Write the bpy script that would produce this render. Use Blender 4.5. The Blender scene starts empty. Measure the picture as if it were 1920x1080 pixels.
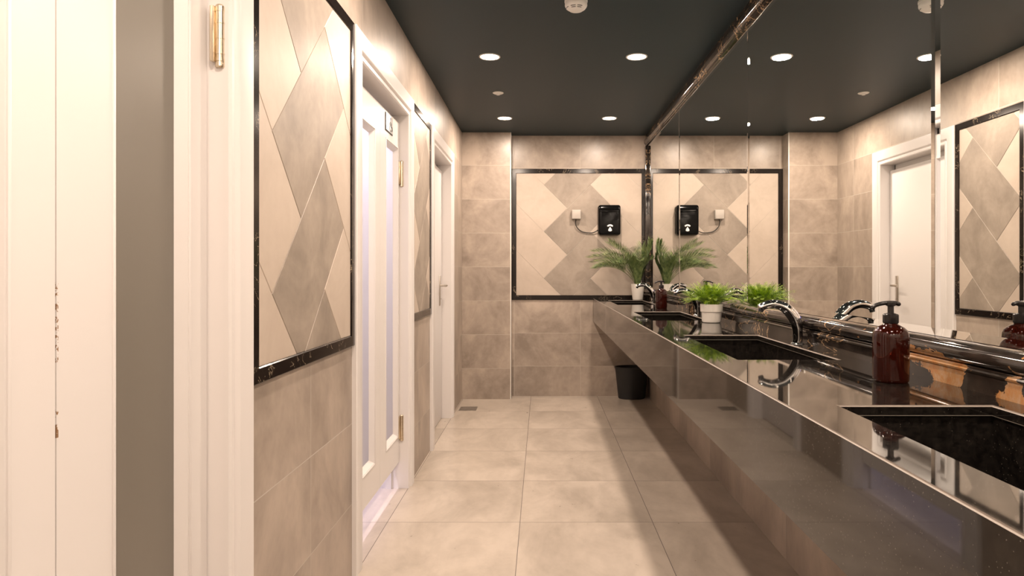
import bpy, bmesh, math, random
from mathutils import Vector, Matrix
PI = math.pi
S = bpy.context.scene
COL = S.collection

# ------------------------------------------------------------------ camera, world, exposure
CAMZ = 1.163
cd = bpy.data.cameras.new('camera'); cam = bpy.data.objects.new('camera', cd); COL.objects.link(cam)
cam.location = (0, 0, CAMZ); cam.rotation_euler = (PI/2, 0, 0)
cd.sensor_width = 36; cd.lens = 36*1265/1920
cd.shift_x = -56/1920; cd.shift_y = -33.5/1920
cd.clip_start = 0.02; cd.clip_end = 50
S.camera = cam
S.view_settings.view_transform = 'Standard'; S.view_settings.look = 'None'
S.view_settings.exposure = 0.0; S.view_settings.gamma = 1.0
S.view_settings.use_curve_mapping = False
w = bpy.data.worlds.new('world'); S.world = w; w.use_nodes = True
w.node_tree.nodes['Background'].inputs[0].default_value = (1, .85, .7, 1)
w.node_tree.nodes['Background'].inputs[1].default_value = 0.05
S.cycles.max_bounces = 12; S.cycles.diffuse_bounces = 6; S.cycles.glossy_bounces = 8
S.cycles.transmission_bounces = 8
LAMP_W = 17.0
WARM = (1.0, .80, .645)
STALL_W = 55.0

# ------------------------------------------------------------------ room measures
CEIL = 2.404; XL = -0.72; XR = 0.98; XM = 0.972; YB = 6.23; YP = 6.08; XP = -0.279
YR = -1.1; CT = 0.902; WT = -0.87
ROW0, ROWP = 0.277, 0.305

# ------------------------------------------------------------------ node helpers
def mat(name, base=(.8, .8, .8), rough=.5, metal=0, **kw):
    m = bpy.data.materials.new(name); m.use_nodes = True
    p = m.node_tree.nodes['Principled BSDF']
    p.inputs['Base Color'].default_value = (*base, 1)
    p.inputs['Roughness'].default_value = rough
    p.inputs['Metallic'].default_value = metal
    for k, v in kw.items():
        p.inputs[k.replace('_', ' ')].default_value = v
    return m
class NT:
    def __init__(s, m):
        s.m = m; s.t = m.node_tree; s.p = s.t.nodes.get('Principled BSDF')
    def n(s, typ, **kw):
        x = s.t.nodes.new(typ)
        for k, v in kw.items(): setattr(x, k, v)
        return x
    def l(s, a, b): s.t.links.new(a, b)
    def math(s, op, a, b=None, c=None):
        x = s.n('ShaderNodeMath', operation=op)
        for i, v in enumerate((a, b, c)):
            if v is None: continue
            if isinstance(v, (int, float)): x.inputs[i].default_value = v
            else: s.l(v, x.inputs[i])
        return x.outputs[0]
    def mix(s, f, a, b, mode='MIX'):
        x = s.n('ShaderNodeMix', data_type='RGBA', blend_type=mode)
        for i, v in ((0, f), (6, a), (7, b)):
            if isinstance(v, (int, float)): x.inputs[i].default_value = v
            elif isinstance(v, tuple): x.inputs[i].default_value = (*v[:3], 1)
            else: s.l(v, x.inputs[i])
        return x.outputs[2]
    def ramp(s, f, stops, interp='LINEAR'):
        x = s.n('ShaderNodeValToRGB'); r = x.color_ramp; r.interpolation = interp
        while len(r.elements) < len(stops): r.elements.new(.5)
        for e, (p, c) in zip(r.elements, stops):
            e.position = p; e.color = (*c, 1) if isinstance(c, tuple) else (c, c, c, 1)
        s.l(f, x.inputs[0]); return x.outputs[0]
    def coords(s):
        tc = s.n('ShaderNodeTexCoord'); sp = s.n('ShaderNodeSeparateXYZ')
        s.l(tc.outputs['Object'], sp.inputs[0]); return tc.outputs['Object'], sp.outputs
    def noise(s, vec, scale, detail=3, rough=.5, dist=0, sc=None):
        if sc:
            mp = s.n('ShaderNodeMapping'); s.l(vec, mp.inputs[0]); mp.inputs['Scale'].default_value = sc; vec = mp.outputs[0]
        x = s.n('ShaderNodeTexNoise'); s.l(vec, x.inputs['Vector'])
        x.inputs['Scale'].default_value = scale; x.inputs['Detail'].default_value = detail
        x.inputs['Roughness'].default_value = rough; x.inputs['Distortion'].default_value = dist
        return x.outputs['Fac']

def tile_mat(name, au, av, pu, pv, ou, ov, c0, c1, grout, gw=.003, rough=.32, stretch=(1, 1, 1), var=.10, bump=.25):
    """cement-look tiles; au / av: axis index across / up the surface, pu / pv: tile pitch, ou / ov: joint offset"""
    m = mat(name, rough=rough); t = NT(m); vec, xyz = t.coords()
    u = t.math('SUBTRACT', xyz[au], ou); v = t.math('SUBTRACT', xyz[av], ov)
    du = t.math('PINGPONG', u, pu/2); dv = t.math('PINGPONG', v, pv/2)
    d = t.math('MINIMUM', du, dv)
    line = t.math('LESS_THAN', d, gw/2)
    iu = t.math('FLOOR', t.math('DIVIDE', u, pu)); iv = t.math('FLOOR', t.math('DIVIDE', v, pv))
    cb = t.n('ShaderNodeCombineXYZ'); t.l(iu, cb.inputs[0]); t.l(iv, cb.inputs[1]); cb.inputs[2].default_value = au*3.7
    wn = t.n('ShaderNodeTexWhiteNoise'); t.l(cb.outputs[0], wn.inputs[0])
    # shift the cloud pattern tile by tile
    sc = t.n('ShaderNodeVectorMath', operation='SCALE'); t.l(wn.outputs['Color'], sc.inputs[0]); sc.inputs['Scale'].default_value = 9
    ad = t.n('ShaderNodeVectorMath', operation='ADD'); t.l(vec, ad.inputs[0]); t.l(sc.outputs[0], ad.inputs[1])
    n1 = t.noise(ad.outputs[0], 3.2, 5, .62, .6, stretch)
    n2 = t.noise(ad.outputs[0], 26, 4, .6, 0, stretch)
    f = t.math('ADD', t.math('MULTIPLY', n1, .8), t.math('MULTIPLY', n2, .2))
    c = t.ramp(f, [(.36, c0), (.62, c1)])
    hs = t.n('ShaderNodeHueSaturation'); t.l(c, hs.inputs['Color'])
    t.l(t.math('ADD', t.math('MULTIPLY', wn.outputs['Value'], var), 1-var/2), hs.inputs['Value'])
    t.l(t.mix(line, hs.outputs[0], grout), t.p.inputs['Base Color'])
    t.l(t.math('ADD', t.math('MULTIPLY', line, .35), t.math('ADD', t.math('MULTIPLY', n2, .12), rough-.06)), t.p.inputs['Roughness'])
    b = t.n('ShaderNodeBump'); b.inputs['Strength'].default_value = bump; b.inputs['Distance'].default_value = .002
    t.l(t.math('SUBTRACT', t.math('MULTIPLY', n1, .6), line), b.inputs['Height'])
    t.l(b.outputs[0], t.p.inputs['Normal'])
    return m
def cloud_mat(name, c0, c1, rough, seed):
    m = mat(name, rough=rough); t = NT(m); vec, xyz = t.coords()
    ad = t.n('ShaderNodeVectorMath', operation='ADD'); t.l(vec, ad.inputs[0]); ad.inputs[1].default_value = (seed, seed*.7, 0)
    n1 = t.noise(ad.outputs[0], 4, 5, .6, .8); n2 = t.noise(ad.outputs[0], 30, 3, .6)
    f = t.math('ADD', t.math('MULTIPLY', n1, .8), t.math('MULTIPLY', n2, .2))
    t.l(t.ramp(f, [(.36, c0), (.62, c1)]), t.p.inputs['Base Color'])
    b = t.n('ShaderNodeBump'); b.inputs['Strength'].default_value = .15; b.inputs['Distance'].default_value = .002
    t.l(n1, b.inputs['Height']); t.l(b.outputs[0], t.p.inputs['Normal'])
    return m

G0, G1 = (.255, .209, .173), (.45, .376, .315)
M = {}
M['floor'] = tile_mat('floor_tile', 0, 1, .612, .612, -.1009, 3.113, (.355, .305, .255), (.525, .457, .39), (.13, .11, .095), .0028, .30, (1, .5, 1), .05)
M['wall_side'] = tile_mat('wall_tile_side', 1, 2, .61, ROWP, 2.103, ROW0, G0, G1, (.50, .46, .41), .003, .42, (.7, .7, .5), .10, .0)
M['wall_end'] = tile_mat('wall_tile_end', 0, 2, .61, ROWP, .355, ROW0, G0, G1, (.50, .44, .38), .003, .32, (.8, .8, .8), .10, .1)
M['beige'] = cloud_mat('beige_tile', (.45, .377, .314), (.515, .437, .37), .44, 3)
M['greyt'] = cloud_mat('grey_tile', (.235, .197, .163), (.345, .291, .242), .44, 8)
M['grout'] = mat('grout', (.55, .51, .46), .7)
M['ceil'] = mat('ceiling_paint', (.007, .023, .031), .5, IOR=1.38)
M['bead'] = mat('edge_glint', (.22, .20, .17), .5)  # pale colour stands in for the bright reflection along the basin joint
M['plain'] = mat('plain_plaster', (.62, .60, .57), .7)

WH = (.715, .685, .675)
M['white'] = mat('white_paint', WH, .32)
def paint_chips():
    m = mat('white_paint_worn', WH, .32); t = NT(m); vec, xyz = t.coords()
    n = t.noise(vec, 110, 4, .7); n2 = t.noise(vec, 11, 2, .5)
    gy = t.math('LESS_THAN', t.math('ABSOLUTE', t.math('SUBTRACT', xyz[1], 1.0585)), .0022)
    gz = t.math('MULTIPLY', t.math('LESS_THAN', xyz[2], 1.19), t.math('GREATER_THAN', xyz[2], .90))
    f = t.math('MULTIPLY', t.math('GREATER_THAN', t.math('MULTIPLY', n, n2), .285), t.math('MULTIPLY', gy, gz))
    t.l(t.mix(f, WH, (.26, .15, .08)), t.p.inputs['Base Color'])
    return m
M['worn'] = paint_chips()

def granite():
    m = mat('black_granite', rough=.035, IOR=1.58); t = NT(m); vec, xyz = t.coords()
    vo = t.n('ShaderNodeTexVoronoi'); t.l(vec, vo.inputs['Vector']); vo.inputs['Scale'].default_value = 240
    sp = t.math('LESS_THAN', vo.outputs['Distance'], .16)
    cc = t.n('ShaderNodeSeparateColor'); t.l(vo.outputs['Color'], cc.inputs[0])
    sp = t.math('MULTIPLY', sp, t.math('GREATER_THAN', cc.outputs[0], .93))
    n = t.noise(vec, 60, 4, .7)
    base = t.ramp(n, [(.4, (.006, .005, .0045)), (.7, (.020, .017, .014))])
    t.l(t.mix(sp, base, (.13, .115, .095)), t.p.inputs['Base Color'])
    t.l(t.math('ADD', t.math('MULTIPLY', sp, .2), .035), t.p.inputs['Roughness'])
    return m
M['granite'] = granite()
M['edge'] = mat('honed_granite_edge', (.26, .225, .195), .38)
def marble():
    m = mat('portoro_marble', rough=.09, IOR=1.6); t = NT(m); vec, xyz = t.coords()
    n = t.noise(vec, 7, 5, .62, 1.6, (1, .6, 1)); d = t.math('ABSOLUTE', t.math('SUBTRACT', n, .5))
    vein = t.math('LESS_THAN', d, .006)
    n3 = t.noise(vec, 3.0, 2, .5)
    vein = t.math('MULTIPLY', vein, t.math('GREATER_THAN', n3, .5))
    pn = t.noise(vec, 8, 8, .64, .8, (1, .62, 1.0))
    # gold patches gather towards the near end of the slab
    near = t.n('ShaderNodeMapRange'); t.l(xyz[1], near.inputs[0])
    near.inputs[1].default_value = 2.25; near.inputs[2].default_value = 1.85; near.inputs[3].default_value = 0; near.inputs[4].default_value = .15
    low = t.n('ShaderNodeMapRange'); t.l(xyz[2], low.inputs[0])
    low.inputs[1].default_value = 2.0; low.inputs[2].default_value = 1.1; low.inputs[3].default_value = 0; low.inputs[4].default_value = 1
    roll = t.n('ShaderNodeMapRange'); t.l(xyz[2], roll.inputs[0])
    roll.inputs[1].default_value = .985; roll.inputs[2].default_value = .945; roll.inputs[3].default_value = .55; roll.inputs[4].default_value = 1.05
    amt = t.math('MULTIPLY', low.outputs[0], roll.outputs[0])
    pf = t.math('GREATER_THAN', t.math('ADD', pn, t.math('MULTIPLY', near.outputs[0], amt)), .70)
    gold = t.ramp(t.noise(vec, 34, 5, .7, .5), [(.3, (.42, .15, .04)), (.5, (.42, .22, .09)), (.7, (.46, .31, .20))])
    dark = t.ramp(t.noise(vec, 12, 4, .6), [(.35, (.010, .008, .007)), (.75, (.05, .038, .030))])
    c = t.mix(vein, dark, (.55, .36, .2)); c = t.mix(pf, c, gold)
    t.l(c, t.p.inputs['Base Color']); return m
M['marble'] = marble()
def border():
    m = mat('black_marble_border', rough=.15, IOR=1.45); t = NT(m); vec, xyz = t.coords()
    n = t.noise(vec, 9, 5, .6, 1.5); d = t.math('ABSOLUTE', t.math('SUBTRACT', n, .5))
    vein = t.math('MULTIPLY', t.math('LESS_THAN', d, .004), t.math('GREATER_THAN', t.noise(vec, 5, 1), .55))
    t.l(t.mix(vein, (.010, .007, .006), (.35, .28, .2)), t.p.inputs['Base Color']); return m
M['border'] = border()
M['mirror'] = mat('mirror_silver', (.93, .94, .92), .0, 1)
M['mback'] = mat('mirror_back', (.05, .05, .05), .6)
M['chrome'] = mat('chrome', (.80, .80, .81), .06, 1)
M['steel'] = mat('brushed_steel', (.55, .51, .46), .28, 1)
M['brass'] = mat('satin_nickel', (.72, .62, .48), .25, 1)
M['black'] = mat('black_gloss_plastic', (.004, .004, .004), .11, IOR=1.2)
M['blackm'] = mat('black_matt_plastic', (.012, .012, .013), .42)
M['pump'] = mat('pump_black', (.012, .010, .010), .25)
M['wplastic'] = mat('white_plastic', (.74, .72, .68), .4)
M['greyp'] = mat('grey_plastic', (.42, .385, .35), .45)
M['icon'] = mat('icon_white', (.8, .8, .8), .5)
M['ceramic'] = mat('pot_white', (.78, .74, .68), .35)
M['soil'] = mat('soil', (.03, .02, .012), .9)
M['amber'] = mat('amber_glass', (.045, .006, .003), .03, Transmission_Weight=.55, IOR=1.45)
M['cable'] = mat('cable_black', (.02, .018, .016), .5)
M['blue'] = mat('blue_mark', (.01, .04, .75), .3)
M['signw'] = mat('sign_face', (.62, .62, .62), .25, .3)
M['signk'] = mat('sign_ink', (.02, .02, .02), .4)
M['grate'] = mat('drain_steel', (.30, .27, .24), .4, .7)
def frost(name, tint, tr):
    m = bpy.data.materials.new(name); m.use_nodes = True; t = NT(m)
    out = t.t.nodes['Material Output']; p = t.p
    p.inputs['Base Color'].default_value = (*tint, 1); p.inputs['Roughness'].default_value = .34; p.inputs['IOR'].default_value = 1.75
    tl = t.n('ShaderNodeBsdfTranslucent'); tl.inputs[0].default_value = (.9, .9, .9, 1)
    mx = t.n('ShaderNodeMixShader'); mx.inputs[0].default_value = tr
    t.l(p.outputs[0], mx.inputs[1]); t.l(tl.outputs[0], mx.inputs[2]); t.l(mx.outputs[0], out.inputs[0])
    return m
M['frost'] = frost('frosted_glass', (.30, .27, .225), .50)
def emis(name, c, s):
    m = mat(name, (1, 1, 1)); p = m.node_tree.nodes['Principled BSDF']
    p.inputs['Emission Color'].default_value = (*c, 1); p.inputs['Emission Strength'].default_value = s
    return m
M['lens'] = emis('lamp_lens', (1, .86, .68), 22)
M['lensc'] = emis('lamp_lens_cool', (.86, .84, 1), 10)
M['led'] = emis('detector_led', (1, .2, .1), .4)
def leafm(name, a, b, sc):
    m = mat(name, rough=.45); t = NT(m); vec, xyz = t.coords()
    t.l(t.ramp(t.noise(vec, sc, 2), [(.35, a), (.65, b)]), t.p.inputs['Base Color'])
    t.p.inputs['Subsurface Weight'].default_value = 0
    return m
M['fern'] = leafm('fern_leaf', (.022, .105, .006), (.42, .60, .030), 55)
M['palm'] = leafm('palm_leaf', (.045, .095, .028), (.24, .30, .11), 26)

# ------------------------------------------------------------------ mesh helpers
def obj(name, bm, m, parent=None, sharp=32, kind=None, label=None, hard=0):
    if hard:
        for e in bm.edges:
            if len(e.link_faces) == 2:
                a, b = (f.calc_area() for f in e.link_faces)
                if max(a, b) > hard*min(a, b): e.smooth = False
    me = bpy.data.meshes.new(name); bm.to_mesh(me); bm.free()
    for mm in (m if isinstance(m, (list, tuple)) else [m]): me.materials.append(mm)
    for p in me.polygons: p.use_smooth = True
    if not hard: me.set_sharp_from_angle(angle=math.radians(sharp))
    o = bpy.data.objects.new(name, me); COL.objects.link(o)
    if parent: o.parent = parent
    if kind: o['kind'] = kind
    if label: o['label'] = label
    return o
def tag(o, label, cat, group=None):
    o['label'] = label; o['category'] = cat
    if group: o['group'] = group
    return o
def thing(name, loc, label, cat, group=None):
    o = bpy.data.objects.new(name, None); COL.objects.link(o); o.location = loc
    o.empty_display_size = .05
    return tag(o, label, cat, group)
def B(): return bmesh.new()
def box(bm, x0, x1, y0, y1, z0, z1, bev=0, mi=0, seg=2):
    r = bmesh.ops.create_cube(bm, size=1)['verts']
    for v in r:
        v.co = Vector(((x0+x1)/2+v.co.x*(x1-x0), (y0+y1)/2+v.co.y*(y1-y0), (z0+z1)/2+v.co.z*(z1-z0)))
    fs = set(f for v in r for f in v.link_faces)
    for f in fs: f.material_index = mi
    if bev:
        es = list(set(e for v in r for e in v.link_edges))
        bmesh.ops.bevel(bm, geom=es, offset=bev, segments=seg, affect='EDGES', profile=.5, material=-1)
    return r
def lathe(bm, prof, c=(0, 0, 0), seg=40, sx=1, sy=1, mi=0):
    """prof: (radius, z) list; r == 0 closes to a pole"""
    rings = []
    for r, z in prof:
        if r <= 1e-6: rings.append([bm.verts.new((c[0], c[1], c[2]+z))])
        else: rings.append([bm.verts.new((c[0]+r*sx*math.cos(2*PI*i/seg), c[1]+r*sy*math.sin(2*PI*i/seg), c[2]+z)) for i in range(seg)])
    for a, b in zip(rings, rings[1:]):
        for i in range(seg):
            j = (i+1) % seg
            va = [a[0]] if len(a) == 1 else [a[i], a[j]]
            vb = [b[0]] if len(b) == 1 else [b[j], b[i]]
            if len(va)+len(vb) >= 3:
                f = bm.faces.new(va+vb); f.material_index = mi
def tube(bm, pts, rads, seg=12, up=Vector((0, 1, 0)), flat=1.0, caps=True, mi=0):
    pts = [Vector(p) for p in pts]; rings = []
    for i, p in enumerate(pts):
        d = (pts[min(i+1, len(pts)-1)]-pts[max(i-1, 0)]).normalized()
        s = up.cross(d)
        if s.length < 1e-4: s = Vector((1, 0, 0)).cross(d)
        s.normalize(); n = d.cross(s)
        r = rads[i] if isinstance(rads, (list, tuple)) else rads
        fl = flat[i] if isinstance(flat, (list, tuple)) else flat
        rings.append([bm.verts.new(p+(s*math.cos(2*PI*k/seg)*fl+n*math.sin(2*PI*k/seg))*r) for k in range(seg)])
    for a, b in zip(rings, rings[1:]):
        for k in range(seg):
            f = bm.faces.new((a[k], a[(k+1) % seg], b[(k+1) % seg], b[k])); f.material_index = mi
    if caps:
        bm.faces.new(rings[0][::-1]).material_index = mi; bm.faces.new(rings[-1]).material_index = mi
def extrude_y(bm, prof, y0, y1):
    """closed profile of (x, z) pushed along y"""
    a = [bm.verts.new((x, y0, z)) for x, z in prof]; b = [bm.verts.new((x, y1, z)) for x, z in prof]
    n = len(prof)
    for i in range(n): bm.faces.new((a[i], a[(i+1) % n], b[(i+1) % n], b[i]))
    bm.faces.new(a[::-1]); bm.faces.new(b)
    bmesh.ops.recalc_face_normals(bm, faces=bm.faces)
def smooth_path(pts, n=8):
    """Catmull-Rom through the points"""
    P = [Vector(p) for p in pts]; P = [2*P[0]-P[1]]+P+[2*P[-1]-P[-2]]; out = []
    for i in range(1, len(P)-2):
        for k in range(n):
            t = k/n; a, b, c, d = P[i-1:i+3]
            out.append(.5*((2*b)+(c-a)*t+(2*a-5*b+4*c-d)*t*t+(3*b-a-3*c+d)*t**3))
    out.append(P[-2]); return out

# ================================================================== SETTING
bm = B(); box(bm, -1.98, XR+.15, YR-.15, YB+.15, -.10, 0); obj('floor', bm, M['floor'], kind='structure')
bm = B(); box(bm, -1.98, XR+.15, YR-.15, YB+.15, CEIL, CEIL+.1); obj('ceiling', bm, M['ceil'], kind='structure')
bm = B(); box(bm, XR, XR+.15, YR-.15, YB+.15, 0, CEIL); obj('wall_right', bm, M['wall_side'], kind='structure')
bm = B(); box(bm, -1.98, XR, YB, YB+.15, 0, CEIL); obj('wall_back', bm, M['wall_end'], kind='structure')
bm = B(); box(bm, XL, XP, YP, YB, 0, CEIL); obj('wall_pier', bm, M['wall_end'], kind='structure')
bm = B(); box(bm, XL, XR, YR-.15, YR, 0, CEIL); obj('wall_front', bm, M['plain'], kind='structure')

# doors: outer casing y0, y1; the jamb opening is CW inside
CW = .11; ZC = 2.096; ZI = 1.986
DOORS = [(.494, 1.643), (2.556, 3.705), (4.337, 5.405)]
bm = B(); y = YR-.15
for a, b in DOORS:
    box(bm, WT, XL, y, a+CW-.03, 0, CEIL)
    box(bm, WT, XL, a+CW-.03, b-CW+.03, ZI+.03, CEIL)
    y = b-CW+.03
box(bm, WT, XL, y, YB, 0, CEIL)
obj('wall_left', bm, M['wall_side'], kind='structure')
# the toilet stalls behind the doors
bm = B()
box(bm, -1.98, -1.90, YR-.15, YB, 0, CEIL)
for yy in (.25, 1.95, 2.40, 3.80, 4.2): box(bm, -1.90, WT, yy, yy+.06, 0, CEIL)
obj('wall_stall', bm, M['plain'], kind='structure')
# white metal bead down the corner of the pier
bm = B(); box(bm, XP-.007, XP+.003, YP-.003, YP+.006, 0, CEIL, .0015); obj('trim_1', bm, M['wplastic'], kind='structure')

def casing_bm(a, b):
    """architrave with a raised outer band, a dip and an inner lip; lining boards run back through the wall"""
    bm = B()
    prof = [(0, 0), (0, .017), (.004, .020), (.070, .020), (.075, .017), (.082, .008), (.088, .007), (.092, .013), (.104, .013), (CW, .008), (CW, -.15)]
    def path(o, h):
        return [(XL+h, a+o, 0.0), (XL+h, a+o, ZC-o), (XL+h, b-o, ZC-o), (XL+h, b-o, 0.0)]
    rows = [[bm.verts.new(p) for p in path(o, h)] for o, h in prof]
    for r, q in zip(rows, rows[1:]):
        for i in range(3): bm.faces.new((r[i], r[i+1], q[i+1], q[i]))
    # stop rebate behind the leaf
    yi0, yi1 = a+CW, b-CW
    return bm, yi0, yi1
def hinge(parent, x, y, z0, z1, r=.0105, name='hinge'):
    bm = B()
    lathe(bm, [(0, z0), (r*.8, z0), (r, z0+.003), (r, z0+.013), (r*.9, z0+.0135), (r, z0+.014), (r, z0+.021), (r*.93, z0+.0215), (r*.93, z1-.0165), (r, z1-.016), (r, z1-.004), (r*.7, z1), (0, z1)], (x, y, 0), 20)
    box(bm, x-.016, x-.007, y-.016, y-.001, z0+.012, z1-.006, .001)
    for k in range(3): lathe(bm, [(r*1.04, z0+.03+k*.035), (r*1.04, z0+.032+k*.035)], (x, y, 0), 20)
    return obj(name, bm, M['brass'], parent, label='satin nickel hinge')

def door_frame(i, a, b, stopx):
    e = bpy.data.objects.new('door_%d' % i, None); COL.objects.link(e); e['kind'] = 'structure'
    bm, y0, y1 = casing_bm(a, b)
    bmesh.ops.recalc_face_normals(bm, faces=bm.faces)
    box(bm, stopx-.03, stopx, y0, y0+.022, 0, ZI); box(bm, stopx-.03, stopx, y1-.012, y1, 0, ZI); box(bm, stopx-.03, stopx, y0, y1, ZI-.062, ZI)
    obj('door_casing', bm, M['white'], e)
    return e, y0, y1
def glazed_leaf(e, y0, y1, offs, zb, groove, worn):
    """white leaf of two halves, each with a tall frosted light; offs are distances from the hinge edge"""
    xf, xb = -.76, -.795; zt = 1.943; z0, z1 = .287, 1.80
    spans = [(y1-offs[1], y1-offs[0]), (y1-offs[3], y1-offs[2])]
    ys = sorted([y0+.003, spans[1][0], spans[1][1], spans[0][0], spans[0][1], y1-.003])
    g = y1-groove
    bm = B()
    for k, (u, v) in enumerate(((ys[0], ys[1]), (ys[2], g-.0015), (g+.0015, ys[3]), (ys[4], ys[5]))):
        box(bm, xb, xf, u, v, zb, zt)
    for u, v in ((ys[1], ys[2]), (ys[3], ys[4])):
        box(bm, xb, xf, u, v, zb, z0); box(bm, xb, xf, u, v, z1, zt)
        # sloped bead around the light
        o = [(xf, u, z0), (xf, v, z0), (xf, v, z1), (xf, u, z1)]; n = [(xf-.023, u+.013, z0+.016), (xf-.023, v-.013, z0+.016), (xf-.023, v-.013, z1-.016), (xf-.023, u+.013, z1-.016)]
        O = [bm.verts.new(p) for p in o]; N = [bm.verts.new(p) for p in n]
        for q in range(4): bm.faces.new((O[q], O[(q+1) % 4], N[(q+1) % 4], N[q]))
        # thin raised moulding around it
        for (p, q, s_, t_) in ((u-.010, u-.003, z0-.010, z1+.010), (v+.003, v+.010, z0-.010, z1+.010), (u-.003, v+.003, z0-.010, z0-.003), (u-.003, v+.003, z1+.003, z1+.010)):
            box(bm, xf-.001, xf+.003, p, q, s_, t_, .001)
    box(bm, xb, xf-.010, g-.003, g+.003, zb, zt)
    leaf = obj('door_leaf', bm, M['worn'] if worn else M['white'], e)
    for u, v in ((ys[1], ys[2]), (ys[3], ys[4])):
        bm = B(); box(bm, xf-.029, xf-.023, u+.002, v-.002, z0+.002, z1-.002)
        obj('frosted_pane', bm, M['frost'], leaf, label='frosted glass light')
    return leaf
e1, a0, a1 = door_frame(1, *DOORS[0], -.80)
glazed_leaf(e1, a0, a1, (.085, .33, .579, .84), .142, .478, True)
for z in (1.622, .252): hinge(e1, -.731, a1-.001, z, z+.143)
e2, b0, b1 = door_frame(2, *DOORS[1], -.80)
glazed_leaf(e2, b0, b1, (.040, .303, .533, .80), .142, .425, False)
for z in (1.607, .254): hinge(e2, -.747, b1-.001, z, z+.138)
# toilet sign on the second door
bm = B(); box(bm, -.762, -.757, 3.270, 3.425, 1.843, 1.932, .001); sg = obj('toilet_sign', bm, M['signk'], e2, label='dark framed pictogram plate')
bm = B(); box(bm, -.7575, -.7562, 3.279, 3.425, 1.849, 1.932); obj('sign_face', bm, M['signw'], sg)
bm = B()
def seg2(bm, x, p, q, wd):
    p = Vector(p); q = Vector(q); d = (q-p).normalized(); n = Vector((-d[1], d[0]))*wd/2
    vs = [p+n, q+n, q-n, p-n]
    f = [bm.verts.new((x, v[0], v[1])) for v in vs]; g = [bm.verts.new((x-.001, v[0], v[1])) for v in vs]
    bm.faces.new(f); bm.faces.new(g[::-1])
    for i in range(4): bm.faces.new((f[i], g[i], g[(i+1) % 4], f[(i+1) % 4]))
hx = -.7550
tube(bm, [(hx, 3.375, 1.918), (hx-.002, 3.375, 1.918)], .009, 14)
for p, q, wd in (((3.375, 1.908), (3.378, 1.882), .016), ((3.378, 1.884), (3.402, 1.880), .009), ((3.402, 1.882), (3.409, 1.862), .007), ((3.366, 1.902), (3.350, 1.888), .006), ((3.375, 1.899), (3.397, 1.893), .006)):
    seg2(bm, hx, p, q, wd)
for k in range(14):
    t0, t1 = PI*.75+k*PI*1.15/14, PI*.75+(k+1)*PI*1.15/14
    seg2(bm, hx, (3.376+.024*math.cos(t0), 1.874+.018*math.sin(t0)), (3.376+.024*math.cos(t1), 1.874+.018*math.sin(t1)), .004)
obj('pictogram', bm, M['signk'], sg)
# flush white door at the end
e3, c0, c1 = door_frame(3, *DOORS[2], -.825)
bm = B(); box(bm, -.82, -.785, c0+.003, c1-.003, .006, 1.94, .002); leaf3 = obj('door_leaf', bm, M['white'], e3)
bm = B(); box(bm, -.786, -.778, c1-.135, c1-.095, .89, 1.12, .003)
lathe(bm, [(0, 0), (.009, 0), (.009, .004), (0, .004)], (-.779, c1-.115, .94), 12)
hd = obj('handle_plate', bm, M['steel'], e3, label='brushed metal lever handle plate')
bm = B(); tube(bm, smooth_path([(-.778, c1-.115, 1.045), (-.745, c1-.115, 1.045), (-.730, c1-.125, 1.045), (-.727, c1-.17, 1.045), (-.727, c1-.225, 1.043)], 5), .0085, 12, Vector((0, 0, 1)))
obj('lever', bm, M['steel'], hd)

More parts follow.
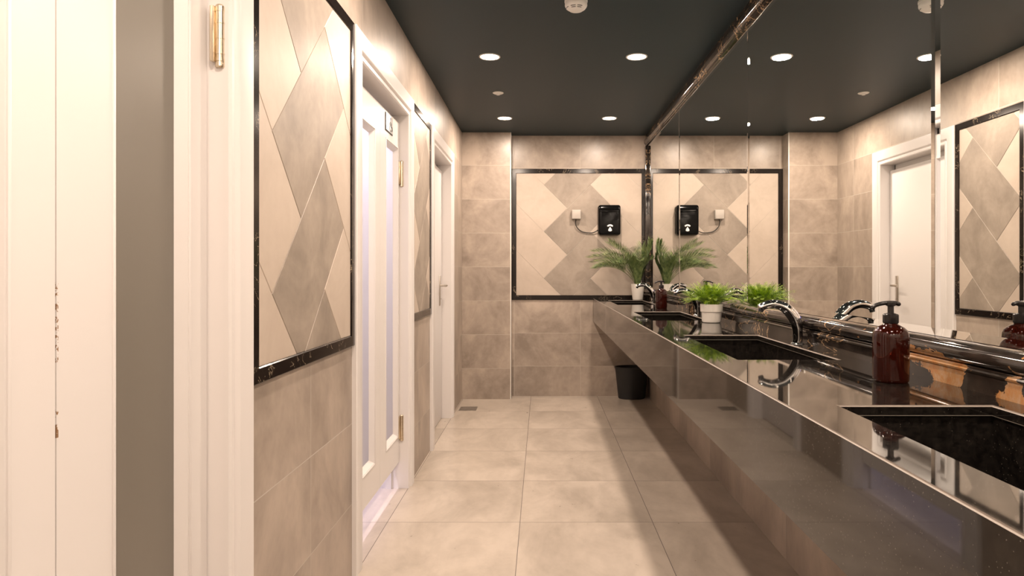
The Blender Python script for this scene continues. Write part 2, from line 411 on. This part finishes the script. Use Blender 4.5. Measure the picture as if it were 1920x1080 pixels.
# -------- herringbone tile panels
U = ROWP/math.sqrt(2)
def clip_poly(poly, a0, a1, c0, c1):
    for ax, lim, sgn in ((0, a0, 1), (0, a1, -1), (1, c0, 1), (1, c1, -1)):
        out = []
        for i in range(len(poly)):
            p, q = poly[i], poly[(i+1) % len(poly)]
            ip, iq = (p[ax]-lim)*sgn >= 0, (q[ax]-lim)*sgn >= 0
            if ip: out.append(p)
            if ip != iq:
                t = (lim-p[ax])/(q[ax]-p[ax]); out.append((p[0]+t*(q[0]-p[0]), p[1]+t*(q[1]-p[1])))
        poly = out
        if not poly: return []
    return poly
def panel(name, label, a0, a1, c0, c1, L, put, outn, bw=.042):
    """a0..a1 across, c0..c1 up (outer edges of the black border); L left corner of a grey tile; put(a, c, h) -> world point h above the wall"""
    e = thing(name, put((a0+a1)/2, c0, 0), label, 'tile panel'); inv = Vector(put((a0+a1)/2, c0, 0))
    P = lambda a, c, h: Vector(put(a, c, h+.0013))-inv
    def prism(bm, poly, h0, h1, mi, ch=.0012):
        n = len(poly)
        if n < 3: return
        cx = sum(p[0] for p in poly)/n; cy = sum(p[1] for p in poly)/n
        def ins(p, k):
            d = math.hypot(p[0]-cx, p[1]-cy) or 1
            return (p[0]+(cx-p[0])*k/d, p[1]+(cy-p[1])*k/d)
        A = [bm.verts.new(P(*p, h0)) for p in poly]; C = [bm.verts.new(P(*p, h1-ch)) for p in poly]; D = [bm.verts.new(P(*ins(p, ch*1.4), h1)) for p in poly]
        for X, Y in ((A, C), (C, D)):
            for i in range(n): bm.faces.new((X[i], X[(i+1) % n], Y[(i+1) % n], Y[i])).material_index = mi
        bm.faces.new(D).material_index = mi
    bm = B(); i0, i1, j0, j1 = a0+bw, a1-bw, c0+bw, c1-bw
    prism(bm, [(i0, j0), (i1, j0), (i1, j1), (i0, j1)], 0, .0035, 2, .0001)
    g = .0012
    def tile(o, du, dv, mi):
        # rectangle with corner o, edges du*(1,1)*U and dv*(1,-1)*U, pulled in by the joint
        s = 1/math.sqrt(2)
        lo_u, hi_u, lo_v, hi_v = sorted((0, du*ROWP)), 0, 0, 0
        u0, u1 = sorted((0, du*ROWP)); v0, v1 = sorted((0, dv*ROWP))
        u0 += g; u1 -= g; v0 += g; v1 -= g
        c = [(u0, v0), (u1, v0), (u1, v1), (u0, v1)]
        poly = [(o[0]+(u+v)*s, o[1]+(u-v)*s) for u, v in c]
        poly = clip_poly(poly, i0, i1, j0, j1)
        if len(poly) >= 3: prism(bm, poly, .0, .0055, mi)
    for k in range(-5, 6):
        l = (L[0], L[1]+2*U*k)
        tile(l, 2, 1, 1)                                        # grey, rising to the right
        top = (l[0]+2*U, l[1]+2*U)
        tile(top, 1, 2, 0)                                      # beige, falling to the right
        q = (top[0]+U, top[1]+U)
        tile((top[0]+2*U, top[1]-2*U), 2, 1, 0)
        tile((top[0]+3*U, top[1]-3*U+2*U), 2, 1, 0)
        # beige on the left: right edge from l up to l+(U,U), two units up-left
        tile(l, 1, -2, 0)
        far = (l[0]-2*U, l[1]+2*U)
        tile((far[0]-2*U, far[1]-2*U), 2, 1, 0); tile((far[0]-U*2, far[1]), 2, 1, 0) if False else None
        tile((far[0]-4*U, far[1]), 1, -2, 0) if False else None
    bmesh.ops.recalc_face_normals(bm, faces=bm.faces)
    obj('tiles', bm, [M['beige'], M['greyt'], M['grout']], e, 20)
    bm = B()
    h = .011
    outer = [(a0, c0), (a1, c0), (a1, c1), (a0, c1)]; inner = [(i0, j0), (i1, j0), (i1, j1), (i0, j1)]
    def off(r, k): return [(r[0][0]+k, r[0][1]+k), (r[1][0]-k, r[1][1]+k), (r[2][0]-k, r[2][1]-k), (r[3][0]+k, r[3][1]-k)]
    loops = [[P(*p, 0) for p in outer], [P(*p, h-.003) for p in outer], [P(*p, h) for p in off(outer, .003)], [P(*p, h) for p in off(inner, -.003)], [P(*p, h-.003) for p in inner], [P(*p, 0) for p in inner]]
    V = [[bm.verts.new(p) for p in lp] for lp in loops]
    for X, Y in zip(V, V[1:]):
        for i in range(4): bm.faces.new((X[i], X[(i+1) % 4], Y[(i+1) % 4], Y[i]))
    bmesh.ops.recalc_face_normals(bm, faces=bm.faces)
    obj('marble_border', bm, M['border'], e, 8)
    return e
panel('tile_panel', 'square herringbone tile panel with black border on the far end wall', XP+.001, .962, .889, 2.097, (.0178, 1.518),
      lambda a, c, h: (a, YB-h, c), None)
panel('tile_panel', 'tall herringbone tile panel on the side wall, nearest, between two glazed white doors', 1.650, 2.554, .877, 2.097, (1.784, 1.531),
      lambda a, c, h: (XL+h, a, c), None)
panel('tile_panel', 'narrow herringbone tile panel between the glazed white door and the plain far door', 3.707, 4.335, .879, 2.095, (3.727, 1.548),
      lambda a, c, h: (XL+h, a, c), None)

# -------- floor drain
dr = thing('floor_drain', (-.617, 5.66, 0), 'small square steel floor drain in the far corner of the tiled floor', 'drain')
bm = B(); box(bm, -.072, .072, -.078, -.070, 0, .0025); box(bm, -.072, .072, .070, .078, 0, .0025); box(bm, -.072, -.064, -.07, .07, 0, .0025); box(bm, .064, .072, -.07, .07, 0, .0025)
obj('rim', bm, M['grate'], dr)
bm = B(); box(bm, -.064, .064, -.07, .07, 0, .0008)
for k in range(9): box(bm, -.062+k*.0142, -.0535+k*.0142, -.068, .068, .0006, .0022)
obj('grate', bm, M['grate'], dr)

# ================================================================== VANITY
XF = .473; SX0, SX1 = .573, .869
SINKS = [(.548, 1.303), (1.965, 2.720), (3.494, 4.249), (5.075, 5.830)]
SLAB = .019
ct = thing('countertop', (XF, 2.5, CT-SLAB), 'long black granite vanity countertop with four cut-out basins along the mirrored wall', 'countertop')
off = Vector(ct.location)
GAP = .0015
Y0, Y1 = YR+GAP, YB-GAP; XW = XR-GAP
bm = B()
xs = [XF, SX0, SX1, XW]; ys = [Y0]+[v for p in SINKS for v in p]+[Y1]
gv = [[bm.verts.new((x-off.x, y-off.y, SLAB)) for y in ys] for x in xs]
fs = []
for i in range(3):
    for j in range(len(ys)-1):
        if i == 1 and j % 2 == 1: continue
        fs.append(bm.faces.new((gv[i][j], gv[i+1][j], gv[i+1][j+1], gv[i][j+1])))
ex = bmesh.ops.extrude_face_region(bm, geom=fs, use_keep_orig=True)
for v in ex['geom']:
    if isinstance(v, bmesh.types.BMVert): v.co.z = 0
bmesh.ops.recalc_face_normals(bm, faces=bm.faces)
rim = [e for e in bm.edges if all(abs(v.co.z-SLAB) < 1e-6 for v in e.verts) and any(abs(f.normal.z) < .5 for f in e.link_faces) and len(e.link_faces) == 2]
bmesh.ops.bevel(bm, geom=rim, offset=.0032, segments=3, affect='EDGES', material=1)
for e in bm.edges:
    if len(e.link_faces) == 2 and e.calc_face_angle() > 1: e.smooth = False
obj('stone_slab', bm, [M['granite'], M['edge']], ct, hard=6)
bm = B(); box(bm, 0, .02, Y0-off.y, Y1-off.y, .690-off.z, 0); obj('front_apron', bm, M['granite'], ct)

sink_lab = ['nearest black stone basin, beside the closest amber soap bottle', 'second black basin from the front, below the big chrome faucet',
            'black basin behind the white fern pot, third from the front', 'farthest black basin, just before the tall palm pot']
proto = None
def sink_bm(L):
    bm = B(); t = .018; d = .150; x0, x1 = -.148-.006, .148+.006; y0, y1 = -L/2-.006, L/2+.006; zt = 0
    box(bm, x0-t, x0, y0-t, y1+t, -d, zt); box(bm, x1, x1+t, y0-t, y1+t, -d, zt)
    box(bm, x0, x1, y0-t, y0, -d, zt); box(bm, x0, x1, y1, y1+t, -d, zt)
    box(bm, x0-t, x1+t, y0-t, y1+t, -d-t, -d)
    return bm
def glint_bm(L):  # thin pale strip under the slab lip, a painted-in edge highlight
    bm = B(); x1 = .1485; y1 = L/2+.0005; z0, z1 = -.0012, .0003
    box(bm, -x1-.004, -x1, -y1, y1, z0, z1); box(bm, x1, x1+.004, -y1, y1, z0, z1)
    box(bm, -x1-.004, x1+.004, -y1-.004, -y1, z0, z1); box(bm, -x1-.004, x1+.004, y1, y1+.004, z0, z1)
    return bm
for i, (s0, s1) in enumerate(SINKS):
    loc = ((SX0+SX1)/2, (s0+s1)/2, CT-SLAB-.0005)
    if proto is None:
        proto = thing('sink', loc, sink_lab[0], 'sink', 'basins in the vanity countertop')
        obj('basin', sink_bm(s1-s0), M['granite'], proto); obj('glint_strip', glint_bm(s1-s0), M['bead'], proto)
        bm = B(); lathe(bm, [(0, .001), (.012, .001), (.014, .004), (.030, .004), (.034, .0015), (.034, 0), (0, 0)], (0, 0, -.150), 28); obj('drain_cap', bm, M['chrome'], proto)
    else:
        r = proto.copy(); COL.objects.link(r); r.location = loc; r['label'] = sink_lab[i]
        for ch in list(proto.children):
            c = ch.copy(); COL.objects.link(c); c.parent = r

# backsplash: flat band, fillet, roll moulding
bm = B()
prof = [(XW, CT), (.931, CT), (.931, .940), (.9275, .9425), (.9265, .9465), (.9285, .950), (.934, .9525), (.9345, .9545)]
for k in range(9):
    t = math.radians(-80+k*20); prof.append((.9445-.0235*math.cos(t), .9775+.0225*math.sin(t)))
prof += [(.950, 1.001), (XW, 1.001)]
extrude_y(bm, prof, YR+GAP, YB-GAP)
o = obj('marble_backsplash', bm, M['marble'], None, 25); tag(o, 'dark gold-veined marble backsplash with rounded top moulding under the mirrors', 'backsplash')
# crown trim and corner strip in the same marble
bm = B()
extrude_y(bm, [(XR, 2.300), (.963, 2.302), (.956, 2.306), (.955, 2.313), (.958, 2.318), (.952, 2.321), (.945, 2.330), (.942, 2.343), (.943, 2.358), (.948, 2.371), (.955, 2.379), (.957, 2.385), (.957, CEIL), (XR, CEIL)], YR, YB)
obj('trim_2', bm, M['marble'], kind='structure', sharp=25)
bm = B(); box(bm, .948, XR, 6.165, YB-.001, 1.001, 2.300, .004); obj('trim_3', bm, M['marble'], kind='structure')

# mirrors
seams = [6.164, 4.766, 3.177, 1.665, .12, -1.09]
mlab = ['frameless wall mirror pane at the far end, beside the corner palm', 'frameless wall mirror pane behind the fern pot, second from the far wall',
        'frameless wall mirror pane behind the large chrome faucet, between two seams', 'frameless wall mirror pane nearest, behind the closest soap bottle', 'frameless wall mirror pane beside the camera position']
for i in range(5):
    y1, y0 = seams[i]-.0008, seams[i+1]+.0008; zc0, zc1 = 1.002, 2.2995; bv, bd = .019, -.0020
    bm = B(); ym, zm = (y0+y1)/2, zc0
    def R(x, k): return [bm.verts.new((x-XM, yy-ym, zz-zm)) for yy, zz in ((y0+k, zc0+k), (y1-k, zc0+k), (y1-k, zc1-k), (y0+k, zc1-k))]
    f = R(XM, bv); e_ = R(XM+bd, 0); b_ = R(XM+.007, 0)
    bm.faces.new(f)
    for X, Y, mi in ((f, e_, 0), (e_, b_, 1)):
        for k in range(4): bm.faces.new((X[k], X[(k+1) % 4], Y[(k+1) % 4], Y[k])).material_index = mi
    bm.faces.new(b_[::-1]).material_index = 1
    bmesh.ops.recalc_face_normals(bm, faces=bm.faces)
    o = obj('wall_mirror', bm, [M['mirror'], M['mback']], None, 2); o.location = (XM, ym, zm)
    tag(o, mlab[i], 'mirror', 'frameless mirror panes above the vanity')

# faucets
def faucet(loc, label):
    e = thing('faucet', loc, label, 'faucet', 'chrome sensor faucets')
    pts = smooth_path([(0, 0, .004), (0, 0, .040), (-.003, 0, .068), (-.018, 0, .101), (-.046, 0, .129), (-.080, 0, .141), (-.110, 0, .138), (-.136, 0, .127)], 7)
    n = len(pts); rr = [.0165+.0045*math.exp(-((i/(n-1)-.42)/.2)**2)-.0035*max(0, i/(n-1)-.5)*2 for i in range(n)]; fl = [1+.35*max(0, i/(n-1)-.3) for i in range(n)]
    rr[-1] *= .86; 
    bm = B(); tube(bm, pts, rr, 28, Vector((0, 1, 0)), [1.0]*n)
    spt = obj('spout', bm, M['chrome'], e, 40)
    bm = B(); lathe(bm, [(.0175, .006), (.021, .004), (.0235, .001), (.0235, 0), (0, 0)], (0, 0, 0), 32); obj('base_ring', bm, M['chrome'], e)
    bm = B(); tube(bm, [(-.128, 0, .124), (-.131, 0, .1135)], [.0095, .009], 16); obj('aerator', bm, M['blackm'], spt)
    bm = B(); tube(bm, [(.0020, 0, .0905), (.0102, 0, .0935)], .0050, 14, Vector((0, 1, 0))); obj('sensor_mark', bm, M['blue'], spt, label='small blue mark on the back')
    return e
flabel = ['chrome arched faucet over the nearest basin', 'large chrome arched faucet between fern pot and soap bottle', 'chrome arched faucet half hidden behind the white fern pot', 'farthest chrome faucet, in front of the palm pot']
fy = [.975, 2.388, 3.925, 5.495]
f0 = faucet((.905, fy[0], CT), flabel[0])
def dup(root, loc, label):
    r = root.copy(); COL.objects.link(r); r.location = loc; r['label'] = label
    for ch in list(root.children):
        c = ch.copy(); COL.objects.link(c); c.parent = r
        for g in list(ch.children):
            d = g.copy(); COL.objects.link(d); d.parent = c
    return r
for k in (1, 2, 3): dup(f0, (.905, fy[k], CT), flabel[k])

# soap bottles
def bottle(loc, label):
    e = thing('soap_bottle', loc, label, 'soap bottle', 'amber pump soap bottles')
    bm = B(); lathe(bm, [(0, .002), (.030, .002), (.0345, 0), (.038, .003), (.0395, .008), (.0395, .104), (.0385, .113), (.035, .121), (.029, .127), (.022, .131), (.0165, .134), (.015, .137), (.015, .142), (0, .142)], seg=56)
    obj('bottle_body', bm, M['amber'], e, 40)
    bm = B(); lathe(bm, [(0, .137), (.0165, .137), (.0172, .139), (.0172, .156), (.0155, .158), (.0085, .1605), (0, .1605)], seg=36)
    obj('pump_collar', bm, M['pump'], e)
    bm = B(); lathe(bm, [(0, .158), (.0068, .158), (.0068, .176), (.0105, .178), (.0115, .182), (.0110, .1865), (0, .188)], seg=28)
    tube(bm, smooth_path([(.022, 0, .180), (.010, 0, .184), (-.010, 0, .184), (-.028, 0, .181), (-.040, 0, .176), (-.044, 0, .172)], 4), [.0035]+[.0048]*18+[.0040]*2, 12, Vector((0, 1, 0)))
    obj('pump_head', bm, M['pump'], e)
    return e
bt = bottle((.8185, 1.583, CT), 'nearest amber soap bottle with black pump, beside the closest basin')
dup(bt, (.8175, 4.617, CT), 'small distant amber soap bottle between the two plant pots')

# plants
random.seed(5)
def frond(bm, base, az, el0, length, bend, nl, ll, lw, fwd=.8, sag=.2, start=.25, taper=.6, rachis=.0012, vee=.35):
    """arching frond: rachis curve plus paired leaflets"""
    p = Vector(base); el = el0; n = nl; h = Vector((math.cos(az), math.sin(az), 0)); side = Vector((-math.sin(az), math.cos(az), 0))
    step = length/n; prev = None
    for i in range(n+1):
        d = h*math.cos(el)+Vector((0, 0, 1))*math.sin(el)
        up = -h*math.sin(el)+Vector((0, 0, 1))*math.cos(el)
        r = rachis*(1-.7*i/n)
        ring = [bm.verts.new(p+side*r), bm.verts.new(p+up*r), bm.verts.new(p-side*r)]
        if prev:
            for k in range(3): bm.faces.new((prev[k], prev[(k+1) % 3], ring[(k+1) % 3], ring[k]))
        prev = ring
        t = i/n
        if t >= start:
            L = ll*(1-taper*abs((t-.45)/.55)**1.4)*random.uniform(.85, 1.1)
            for sgn in (-1, 1):
                dd = (side*sgn+d*fwd+up*vee+Vector([random.uniform(-.12, .12) for _ in range(3)])).normalized()
                wv = (d-dd*d.dot(dd)).normalized()*lw/2
                a = p; m1 = p+dd*L*.45; tip = p+dd*L-Vector((0, 0, sag*L))
                v = [bm.verts.new(a-wv*.3), bm.verts.new(a+wv*.3), bm.verts.new(m1+wv), bm.verts.new(m1-wv), bm.verts.new(tip)]
                bm.faces.new((v[0], v[1], v[2], v[3])); bm.faces.new((v[3], v[2], v[4]))
        p = p+d*step; el -= bend/n
def clamp(bm, loc, f):
    for v in bm.verts:
        w_ = v.co+Vector(loc); w_ = f(w_); v.co = w_-Vector(loc)
pl = (.847, 3.369, CT)
fe = thing('potted_fern', pl, 'bright green feathery fern in a stepped white pot on the counter', 'potted plant')
bm = B(); lathe(bm, [(0, 0), (.040, 0), (.0445, .003), (.047, .010), (.0485, .052), (.0545, .055), (.0555, .090), (.0545, .092), (.052, .091), (.050, .078), (0, .078)], seg=56)
obj('pot', bm, M['ceramic'], fe)
bm = B(); lathe(bm, [(.0495, .0785), (.025, .082), (0, .083)], seg=24); obj('soil', bm, M['soil'], fe)
bm = B()
for k in range(210):
    az = random.uniform(0, 2*PI); q = random.random(); rr = .034*math.sqrt(random.random())
    L = random.uniform(.085, .125)*(1.0+.35*q)
    frond(bm, (rr*math.cos(az), rr*math.sin(az), .082), az+random.uniform(-.3, .3), math.radians(86-q*48), L, math.radians(20+50*random.random()*(.4+q)), 15, .024, .0026, .8, .05, .25)
def fc(p):
    if p.z < 1.004: p.x = min(p.x, .918-.002)
    p.x = min(p.x, .966); return p
clamp(bm, pl, fc); obj('fronds', bm, M['fern'], fe)

pp = (.846, 5.955, CT)
pa = thing('potted_palm', pp, 'tall arching palm in a tapered white pot in the far counter corner', 'potted plant')
bm = B(); lathe(bm, [(0, 0), (.043, 0), (.046, .003), (.058, .136), (.0575, .140), (.054, .139), (.052, .120), (0, .120)], seg=48); obj('pot', bm, M['ceramic'], pa)
bm = B(); lathe(bm, [(.0525, .121), (0, .126)], seg=24); obj('soil', bm, M['soil'], pa)
bm = B()
for az, el, L, bend in ((178, 74, .54, 95), (200, 70, .50, 108), (160, 72, .52, 100), (186, 82, .56, 98), (215, 78, .50, 92), (140, 77, .42, 85), (172, 64, .44, 92), (195, 62, .42, 80),
                        (240, 72, .46, 95), (265, 76, .48, 100), (285, 74, .44, 85), (120, 82, .36, 55), (250, 84, .54, 95), (225, 66, .40, 75), (190, 85, .50, 60), (330, 86, .45, 45), (60, 87, .40, 25), (300, 84, .50, 65), (210, 84, .52, 75)):
    a = math.radians(az); frond(bm, (.018*math.cos(a), .018*math.sin(a), .124), a, math.radians(el), L*.93, math.radians(bend*.9), 58, .150, .0034, 1.5, .10, .36, .50, .0030, .85)
for k in range(16):      # sheathing lower leaves
    a = random.uniform(0, 2*PI); frond(bm, (.02*math.cos(a), .02*math.sin(a), .122), a, math.radians(random.uniform(78, 88)), random.uniform(.20, .30), math.radians(20), 18, .10, .010, 4.5, 0, .05, .5, .0045, .2)
def pc(p):
    p.x = min(p.x, .944-.02*random.random()); p.y = min(p.y, YB-.02-.03*random.random())
    if p.z < 1.01: p.x = min(p.x, .915)
    return p
clamp(bm, pp, pc); obj('fronds', bm, M['palm'], pa)

# ================================================================== ON THE END WALL
YF = YB-.0082
di = thing('paper_towel_dispenser', (.616, YF, 1.62), 'glossy black wall dispenser with a white hand symbol above the far counter', 'dispenser')
bm = B(); r = box(bm, -.102, .102, -.030, 0, -.139, .139)
es = [e for e in bm.edges if abs(e.verts[0].co.y-e.verts[1].co.y) > .01]
bmesh.ops.bevel(bm, geom=es, offset=.018, segments=5, affect='EDGES'); obj('back_shell', bm, M['black'], di)
bm = B()
def rrect(w2, z0, z1, r, n=5):
    pts = []
    for cx, cz, t0 in ((w2-r, z1-r, 0), (-w2+r, z1-r, 90), (-w2+r, z0+r, 180), (w2-r, z0+r, 270)):
        for k in range(n+1):
            t = math.radians(t0+90*k/n); pts.append((cx+r*math.cos(t), cz+r*math.sin(t)))
    return pts
loops = [(-.030, .101, -.138, .138, .018), (-.078, .100, -.136, .136, .020), (-.090, .094, -.130, .118, .020), (-.094, .090, -.126, .100, .018), (-.090, .086, -.120, .092, .015), (-.0905, .082, -.116, .086, .012)]
V = [[bm.verts.new((x, yy, z)) for x, z in rrect(a, b, c, d)] for yy, a, b, c, d in loops]
for X, Y in zip(V, V[1:]):
    n = len(X)
    for k in range(n): bm.faces.new((X[k], X[(k+1) % n], Y[(k+1) % n], Y[k]))
bm.faces.new(V[-1]); bm.faces.new(V[0][::-1]); bmesh.ops.recalc_face_normals(bm, faces=bm.faces)
box(bm, -.080, .080, -.099, -.090, .072, .080, .002)
box(bm, -.0, .060, -.0925, -.090, .022, .026, .001)
box(bm, -.06, .064, -.0925, -.090, .044, .047, .001)
obj('front_cover', bm, M['black'], di, 30)
bm = B()
def flat(bm, pts, y0, y1):
    a = [bm.verts.new((x, y0, z)) for x, z in pts]; b = [bm.verts.new((x, y1, z)) for x, z in pts]
    bm.faces.new(a); bm.faces.new(b[::-1]); n = len(pts)
    for i in range(n): bm.faces.new((a[i], b[i], b[(i+1) % n], a[(i+1) % n]))
arc = [(.004+.034*math.cos(math.radians(t)), -.075+.034*math.sin(math.radians(t))) for t in range(35, 146, 10)]+[(.004+.021*math.cos(math.radians(t)), -.075+.021*math.sin(math.radians(t))) for t in range(145, 34, -10)]
flat(bm, arc, -.0920, -.0900)
flat(bm, [(.004, -.060), (.009, -.071), (.018, -.083), (.021, -.098), (.010, -.104), (-.002, -.104), (-.013, -.098), (-.011, -.085), (-.001, -.071)], -.0920, -.0900)
bmesh.ops.recalc_face_normals(bm, faces=bm.faces); obj('hand_symbol', bm, M['icon'], di, label='white arc and hand symbol')

sb = thing('power_box', (.316, YF, 1.682), 'small pale grey junction box with a dark cable, beside the black dispenser', 'junction box')
bm = B(); box(bm, -.042, .042, -.050, 0, -.052, .034, .005, 0, 3); obj('housing', bm, M['greyp'], sb)
bm = B(); box(bm, -.038, .038, -.053, -.0495, -.048, .030, .002); obj('cover', bm, M['greyp'], sb)
bm = B(); tube(bm, smooth_path([(-.002, -.025, -.052), (-.006, -.022, -.085), (.006, -.016, -.125), (.050, -.010, -.163), (.110, -.010, -.176), (.155, -.012, -.174), (.190, -.018, -.158), (.196, -.022, -.150)], 6), .0042, 10, Vector((0, 1, 0)))
obj('cable', bm, M['cable'], sb)

# bin below the counter
bn = thing('waste_bin', (.815, 6.125, 0), 'black oval plastic waste bin under the far end of the counter', 'waste bin')
bm = B(); lathe(bm, [(0, 0), (.112, 0), (.122, .008), (.150, .275), (.156, .278), (.156, .288), (.152, .290), (.147, .287), (.146, .27), (.118, .014), (0, .012)], seg=56, sx=1, sy=.62); obj('bin_body', bm, M['blackm'], bn)

# ================================================================== CEILING FITTINGS
def fixture(loc, label, grp, lensm, col, power, visible=True):
    e = thing('downlight', loc, label, 'ceiling light', grp)
    bm = B(); lathe(bm, [(.052, -.001), (.0535, -.004), (.059, -.005), (.062, -.003), (.062, 0), (.052, 0), (.052, -.001)], seg=48); obj('trim_ring', bm, M['wplastic'], e)
    bm = B(); lathe(bm, [(.052, -.0005), (.052, -.0022), (.026, -.003), (0, -.0032)], seg=40); obj('lens', bm, lensm, e, label='glowing lens')
    ld = bpy.data.lights.new('downlight_lamp', 'AREA'); ld.shape = 'DISK'; ld.size = .10; ld.energy = power; ld.color = col
    lo = bpy.data.objects.new('downlight_lamp', ld); COL.objects.link(lo); lo.parent = e; lo.location = (0, 0, -.008)
    return e
GL = 'round recessed ceiling downlights'
names = {(0, 3): 'far-end round downlight over the walkway, nearest the small sprinkler', (1, 3): 'far-end round downlight over the counter, closest to the corner palm',
         (0, 2): 'larger lit round downlight on the walkway side, before the small sprinkler', (1, 2): 'larger lit round downlight on the mirror side, past the smoke detector'}
for c, x in enumerate((-.303, .551)):
    for r, y in enumerate((-.835, .750, 2.335, 3.920, 5.505)):
        lab = names.get((c, r-1), 'recessed round downlight in the dark ceiling near the camera')
        fixture((x, y, CEIL), lab, GL, M['lens'], WARM, LAMP_W)
fixture((-1.28, 3.05, CEIL), 'cool white ceiling light inside the middle toilet stall', GL, M['lensc'], (.88, .79, 1.0), STALL_W)

sd = thing('smoke_detector', (.157, 3.10, CEIL), 'white round smoke detector with slotted dome on the dark ceiling', 'smoke detector')
bm = B(); lathe(bm, [(0, 0), (.053, 0), (.053, -.010), (.051, -.012), (.0515, -.026), (.046, -.038), (.030, -.049), (.014, -.053), (0, -.053)], seg=56); obj('housing', bm, M['wplastic'], sd)
bm = B()
for t0 in (-125, -85):
    for rr, zz in ((.0452, -.0395), (.0385, -.0445)):
        pts = [(rr*math.cos(math.radians(t0+k*6)), rr*math.sin(math.radians(t0+k*6)), zz) for k in range(6)]
        tube(bm, pts, .0014, 6, Vector((0, 0, 1)))
for t0 in range(0, 360, 60):
    if t0 in (240, 300): continue
    pts = [(.0452*math.cos(math.radians(t0+k*6)), .0452*math.sin(math.radians(t0+k*6)), -.0395) for k in range(7)]
    tube(bm, pts, .0014, 6, Vector((0, 0, 1)))
obj('vent_slots', bm, M['blackm'], sd)
sp = thing('ceiling_sprinkler', (-.306, 4.72, CEIL), 'tiny white sprinkler rosette between two walkway downlights', 'sprinkler')
bm = B(); lathe(bm, [(0, 0), (.038, 0), (.038, -.003), (.030, -.007), (.014, -.009), (.012, -.016), (0, -.017)], seg=36); obj('rosette', bm, M['wplastic'], sp)
